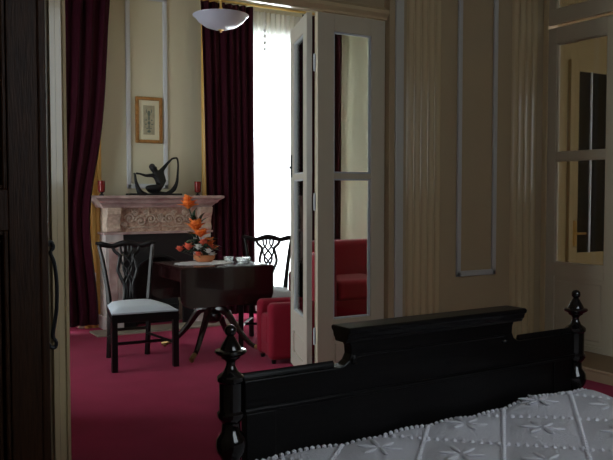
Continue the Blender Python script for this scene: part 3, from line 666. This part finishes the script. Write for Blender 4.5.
# ------------------------------------------------------------------ bed
BX, BY = 1.74, 2.08
Bd = thing('bed', 'double bed with a dark carved wooden footboard and turned corner posts', 'bed', (BX, BY, -.010), .030); Bd.scale = (1.028, 1, 1)
prof = [(0, 0), (.028, 0), (.033, .03), (.024, .06), (.03, .12), (.034, .16), (.034, .34), (.04, .36), (.03, .38), (.030, .57), (.027, .60), (.030, .61), (.042, .63), (.045, .65), (.042, .67), (.028, .69), (.026, .715), (.034, .725), (.040, .735), (.040, .745), (.034, .752), (.034, .835), (.040, .842), (.040, .853), (.033, .860), (.022, .868), (.014, .885), (.013, .895), (.018, .903), (.027, .908), (.030, .915), (.043, .921), (.047, .927), (.044, .933), (.031, .936), (.029, .942), (.023, .953), (.015, .967), (.010, .975), (.0165, .982), (.0175, .990), (.0165, .998), (.010, 1.005), (0, 1.008)]
for s in (-1, 1):
    bm = bmesh.new(); lathe(bm, prof, cx=s * .757, seg=32); link('bedpost', bm, M['post_wood'], Bd, smooth=True)
# footboard rail with stepped crest
HW = .722
def crest_outline(grow=0.):
    p = [(-HW, .735), (HW, .735), (HW, .838)]
    right = [(.425, .838), (.407, .842), (.388, .855), (.378, .875), (.380, .900), (.392, .922)]
    p += right + [(-x + .035, z) for x, z in right[::-1]] + [(-HW, .838)]
    return p
bm = bmesh.new(); prism(bm, crest_outline(), 'y', -.022, .022); fb = link('footboard', bm, M['bed_wood'], Bd, bevel=.004)
bm = bmesh.new()
prism(bm, [(-.030, .915), (-.034, .925), (-.040, .930), (-.044, .945), (-.052, .950), (-.054, .960), (-.048, .966), (.048, .966), (.054, .960), (.052, .950), (.044, .945), (.040, .930), (.034, .925), (.030, .915)], 'x', -.372, .422)
link('crest_moulding', bm, M['bed_wood'], fb, bevel=.003)
bm = bmesh.new(); tube(bm, [(-HW, 0, .834), (-.40, 0, .834)], .024, 10, .35, (0, 1, 0)); link('rail_moulding', bm, M['bed_wood'], fb, smooth=True)
bm = bmesh.new(); tube(bm, [(.43, 0, .834), (HW, 0, .834)], .024, 10, .35, (0, 1, 0)); link('rail_moulding', bm, M['bed_wood'], fb, smooth=True)
bm = bmesh.new()
tube(bm, spline([(-.31, -.024, .868), (0, -.024, .868), (.31, -.024, .868)]), .005, 6)
tube(bm, [(-HW, -.024, .748), (HW, -.024, .748)], .006, 6)
for s in (-1, 1): tube(bm, spline([(s * .31, -.024, .868), (s * .335, -.024, .866), (s * .34, -.024, .85), (s * .325, -.024, .845)]), [.005, .010, .006], 6)
link('carved_bead', bm, M['bed_wood'], fb, smooth=True)
bm = bmesh.new(); box(bm, -.715, .715, -.012, .012, .28, .735); link('lower_panel', bm, M['bed_wood'], Bd)
bm = bmesh.new()
for s in (-1, 1): box(bm, s * .715 - (.0 if s < 0 else .10), s * .715 + (.10 if s < 0 else 0), -.018, .018, .28, .736)
box(bm, -.615, .615, -.018, .018, .28, .36)
link('panel_frame', bm, M['bed_wood'], Bd, bevel=.003)
for s in (-1, 1):
    bm = bmesh.new(); box(bm, s * .75 - .015, s * .75 + .015, -2.05, 0, .28, .42); link('side_rail', bm, M['bed_wood'], Bd, bevel=.004)
bm = bmesh.new(); box(bm, -.735, .735, -2.07, -2.03, .2, 1.15); link('headboard', bm, M['bed_wood'], Bd, bevel=.01)
for s in (-1, 1):
    bm = bmesh.new(); lathe(bm, [(0, 0), (.034, 0), (.034, 1.1), (.04, 1.12), (.02, 1.16), (.03, 1.2), (0, 1.25)], cx=s * .757, cy=-2.05, seg=20); link('headpost', bm, M['bed_wood'], Bd, smooth=True)
_soft('mattress', (-.70, .70, -2.0, -.05, .33, .53), M['coverlet'], Bd, .06)

# coverlet
SX, SS = .353, .42
def top_z(x, y):
    c = (x - y); s = x + y
    u = ((c - .0175) / SX) % 1; v = ((s - 3.11) / SS) % 1
    puff = .016 * (math.sin(PI * u) * math.sin(PI * v)) ** .6
    z = .578 + puff + .034 * math.exp(-((x - 2.30) / .26) ** 2) * math.exp(-((y - 2.05) / .5) ** 2) + .004 * math.sin(7 * x + 4 * y)
    return z
X0, X1, Y0, Y1 = BX - .80, BX + .80, .10, BY - .026
def cov(x, y):
    """point of the coverlet for unfolded x; hangs down past the sides"""
    r = .055
    z = top_z(min(max(x, X0), X1), y)
    if x < X0 + r:
        d = X0 + r - x; a = min(d / r, PI / 2); xx = X0 + r - r * math.sin(a); zz = z - r * (1 - math.cos(a)) - max(0, d - r * PI / 2); xx -= .015 * math.sin(11 * y) * min(1, max(0, d - .1) * 4) + .0
    elif x > X1 - r:
        d = x - (X1 - r); a = min(d / r, PI / 2); xx = X1 - r + r * math.sin(a); zz = z - r * (1 - math.cos(a)) - max(0, d - r * PI / 2); xx += .015 * math.sin(11 * y) * min(1, max(0, d - .1) * 4)
    else: xx, zz = x, z
    if y > Y1 - .05: zz -= .02 * (1 - math.cos((y - Y1 + .05) / .05 * PI / 2))
    return Vector((xx, y, zz))
bm = bmesh.new(); nx, ny = 130, 120; U0, U1 = X0 - .28, X1 + .28; G = []
for j in range(ny + 1):
    y = Y0 + (Y1 - Y0) * j / ny; G.append([bm.verts.new(cov(U0 + (U1 - U0) * i / nx, y)) for i in range(nx + 1)])
for j in range(ny):
    for i in range(nx): bm.faces.new((G[j][i], G[j][i + 1], G[j + 1][i + 1], G[j + 1][i]))
cvl = link('coverlet', bm, M['coverlet'], smooth=True, solid=.008)
tag(cvl, 'white knitted coverlet with bobble diamonds and raised petals spread on the bed', 'coverlet')
bm = bmesh.new(); st = .0165
def bead(x, y, r=.0072):
    if U0 < x < U1 and Y0 < y < Y1 - .005: p = cov(x, y); bmesh.ops.create_icosphere(bm, subdivisions=1, radius=r, matrix=Matrix.Translation(p + Vector((0, 0, .0085))))
for k in range(-12, 14):
    c = .0175 + SX * k
    y = .55
    while y < Y1: bead(y + c, y, .0095); y += st
    s = 3.11 + SS * k; y = .55 + st / 2
    while y < Y1: bead(s - y, y, .009); y += st * 1.2
x = X0 - .1
while x < X1 + .1: bead(x, Y1 - .012, .009); x += .022
o = link('bobble_trim', bm, M['bobble'], cvl, smooth=True); o['kind'] = 'stuff'
bm = bmesh.new()
for k in range(-8, 10):
    for l in range(-8, 8):
        c = .0175 + SX * (k + .5); s = 3.11 + SS * (l + .5); x, y = (s + c) / 2, (s - c) / 2
        if not (X0 + .02 < x < X1 - .02 and .9 < y < Y1 - .06): continue
        p = cov(x, y)
        for q in range(6):
            a = q * PI / 3 + .25; d = Vector((math.cos(a), math.sin(a), 0))
            L_ = .042
            bmesh.ops.create_uvsphere(bm, u_segments=8, v_segments=6, radius=1, matrix=Matrix.Translation(p + d * L_ + Vector((0, 0, .006))) @ Matrix.Rotation(a, 4, 'Z') @ Matrix.Diagonal((.032, .009, .0045, 1)))
o = link('petal_motif', bm, M['bobble'], cvl, smooth=True); o['kind'] = 'stuff'

# ------------------------------------------------------------------ daylight and added fill lights
def area(name, loc, rot, sx, sy, power, col):
    l = bpy.data.lights.new(name, 'AREA'); l.shape = 'RECTANGLE'; l.size = sx; l.size_y = sy; l.energy = power; l.color = col
    o = bpy.data.objects.new(name, l); C.objects.link(o); o.location = loc; o.rotation_euler = rot; return o
area('daylight_right_window', (4.33, 8.75, 1.9), (math.radians(-90), 0, 0), 2.2, 3.8, 420, (.90, .95, 1.))
area('daylight_left_window', (1.58, 8.75, 1.9), (math.radians(-90), 0, 0), 1.8, 3.8, 160, (.90, .95, 1.))
area('daylight_side_window', (-.85, 6.1, 1.9), (0, math.radians(-90), 0), 3.6, 2.0, 66, (.93, .96, 1.))
area('added_coverlet_fill', (1.9, -1.1, 2.45), (math.radians(75), 0, 0), 2.0, 2.0, 17, (.80, .83, 1.))  # added fill behind the camera, brightens the coverlet more than the walls
pl = bpy.data.lights.new('passage_glow_fill', 'POINT'); pl.energy = 1.1; pl.color = (1, .78, .45); pl.shadow_soft_size = .12  # unseen point light without a fixture, added to warm the dim passage
o = bpy.data.objects.new('passage_glow_fill', pl); C.objects.link(o); o.location = (6.6, 4.0, 3.0)
w = bpy.data.worlds.new('World'); bpy.context.scene.world = w; w.use_nodes = True
w.node_tree.nodes['Background'].inputs[0].default_value = (.85, .93, 1, 1); w.node_tree.nodes['Background'].inputs[1].default_value = 2.0

# ------------------------------------------------------------------ camera
cd = bpy.data.cameras.new('Camera'); cd.sensor_width = 36; cd.lens = 770 * 36 / 613; cd.clip_start = .05
cam = bpy.data.objects.new('Camera', cd); C.objects.link(cam); cam.location = (0, 0, 1.38)
yaw = math.atan2(.511, .859)
cam.rotation_euler = (PI / 2 - math.atan(35 / 770), 0, -yaw)
sc = bpy.context.scene; sc.camera = cam
sc.view_settings.view_transform = 'Standard'; sc.view_settings.look = 'None'; sc.view_settings.gamma = 1; sc.view_settings.use_curve_mapping = False
sc.view_settings.exposure = .75
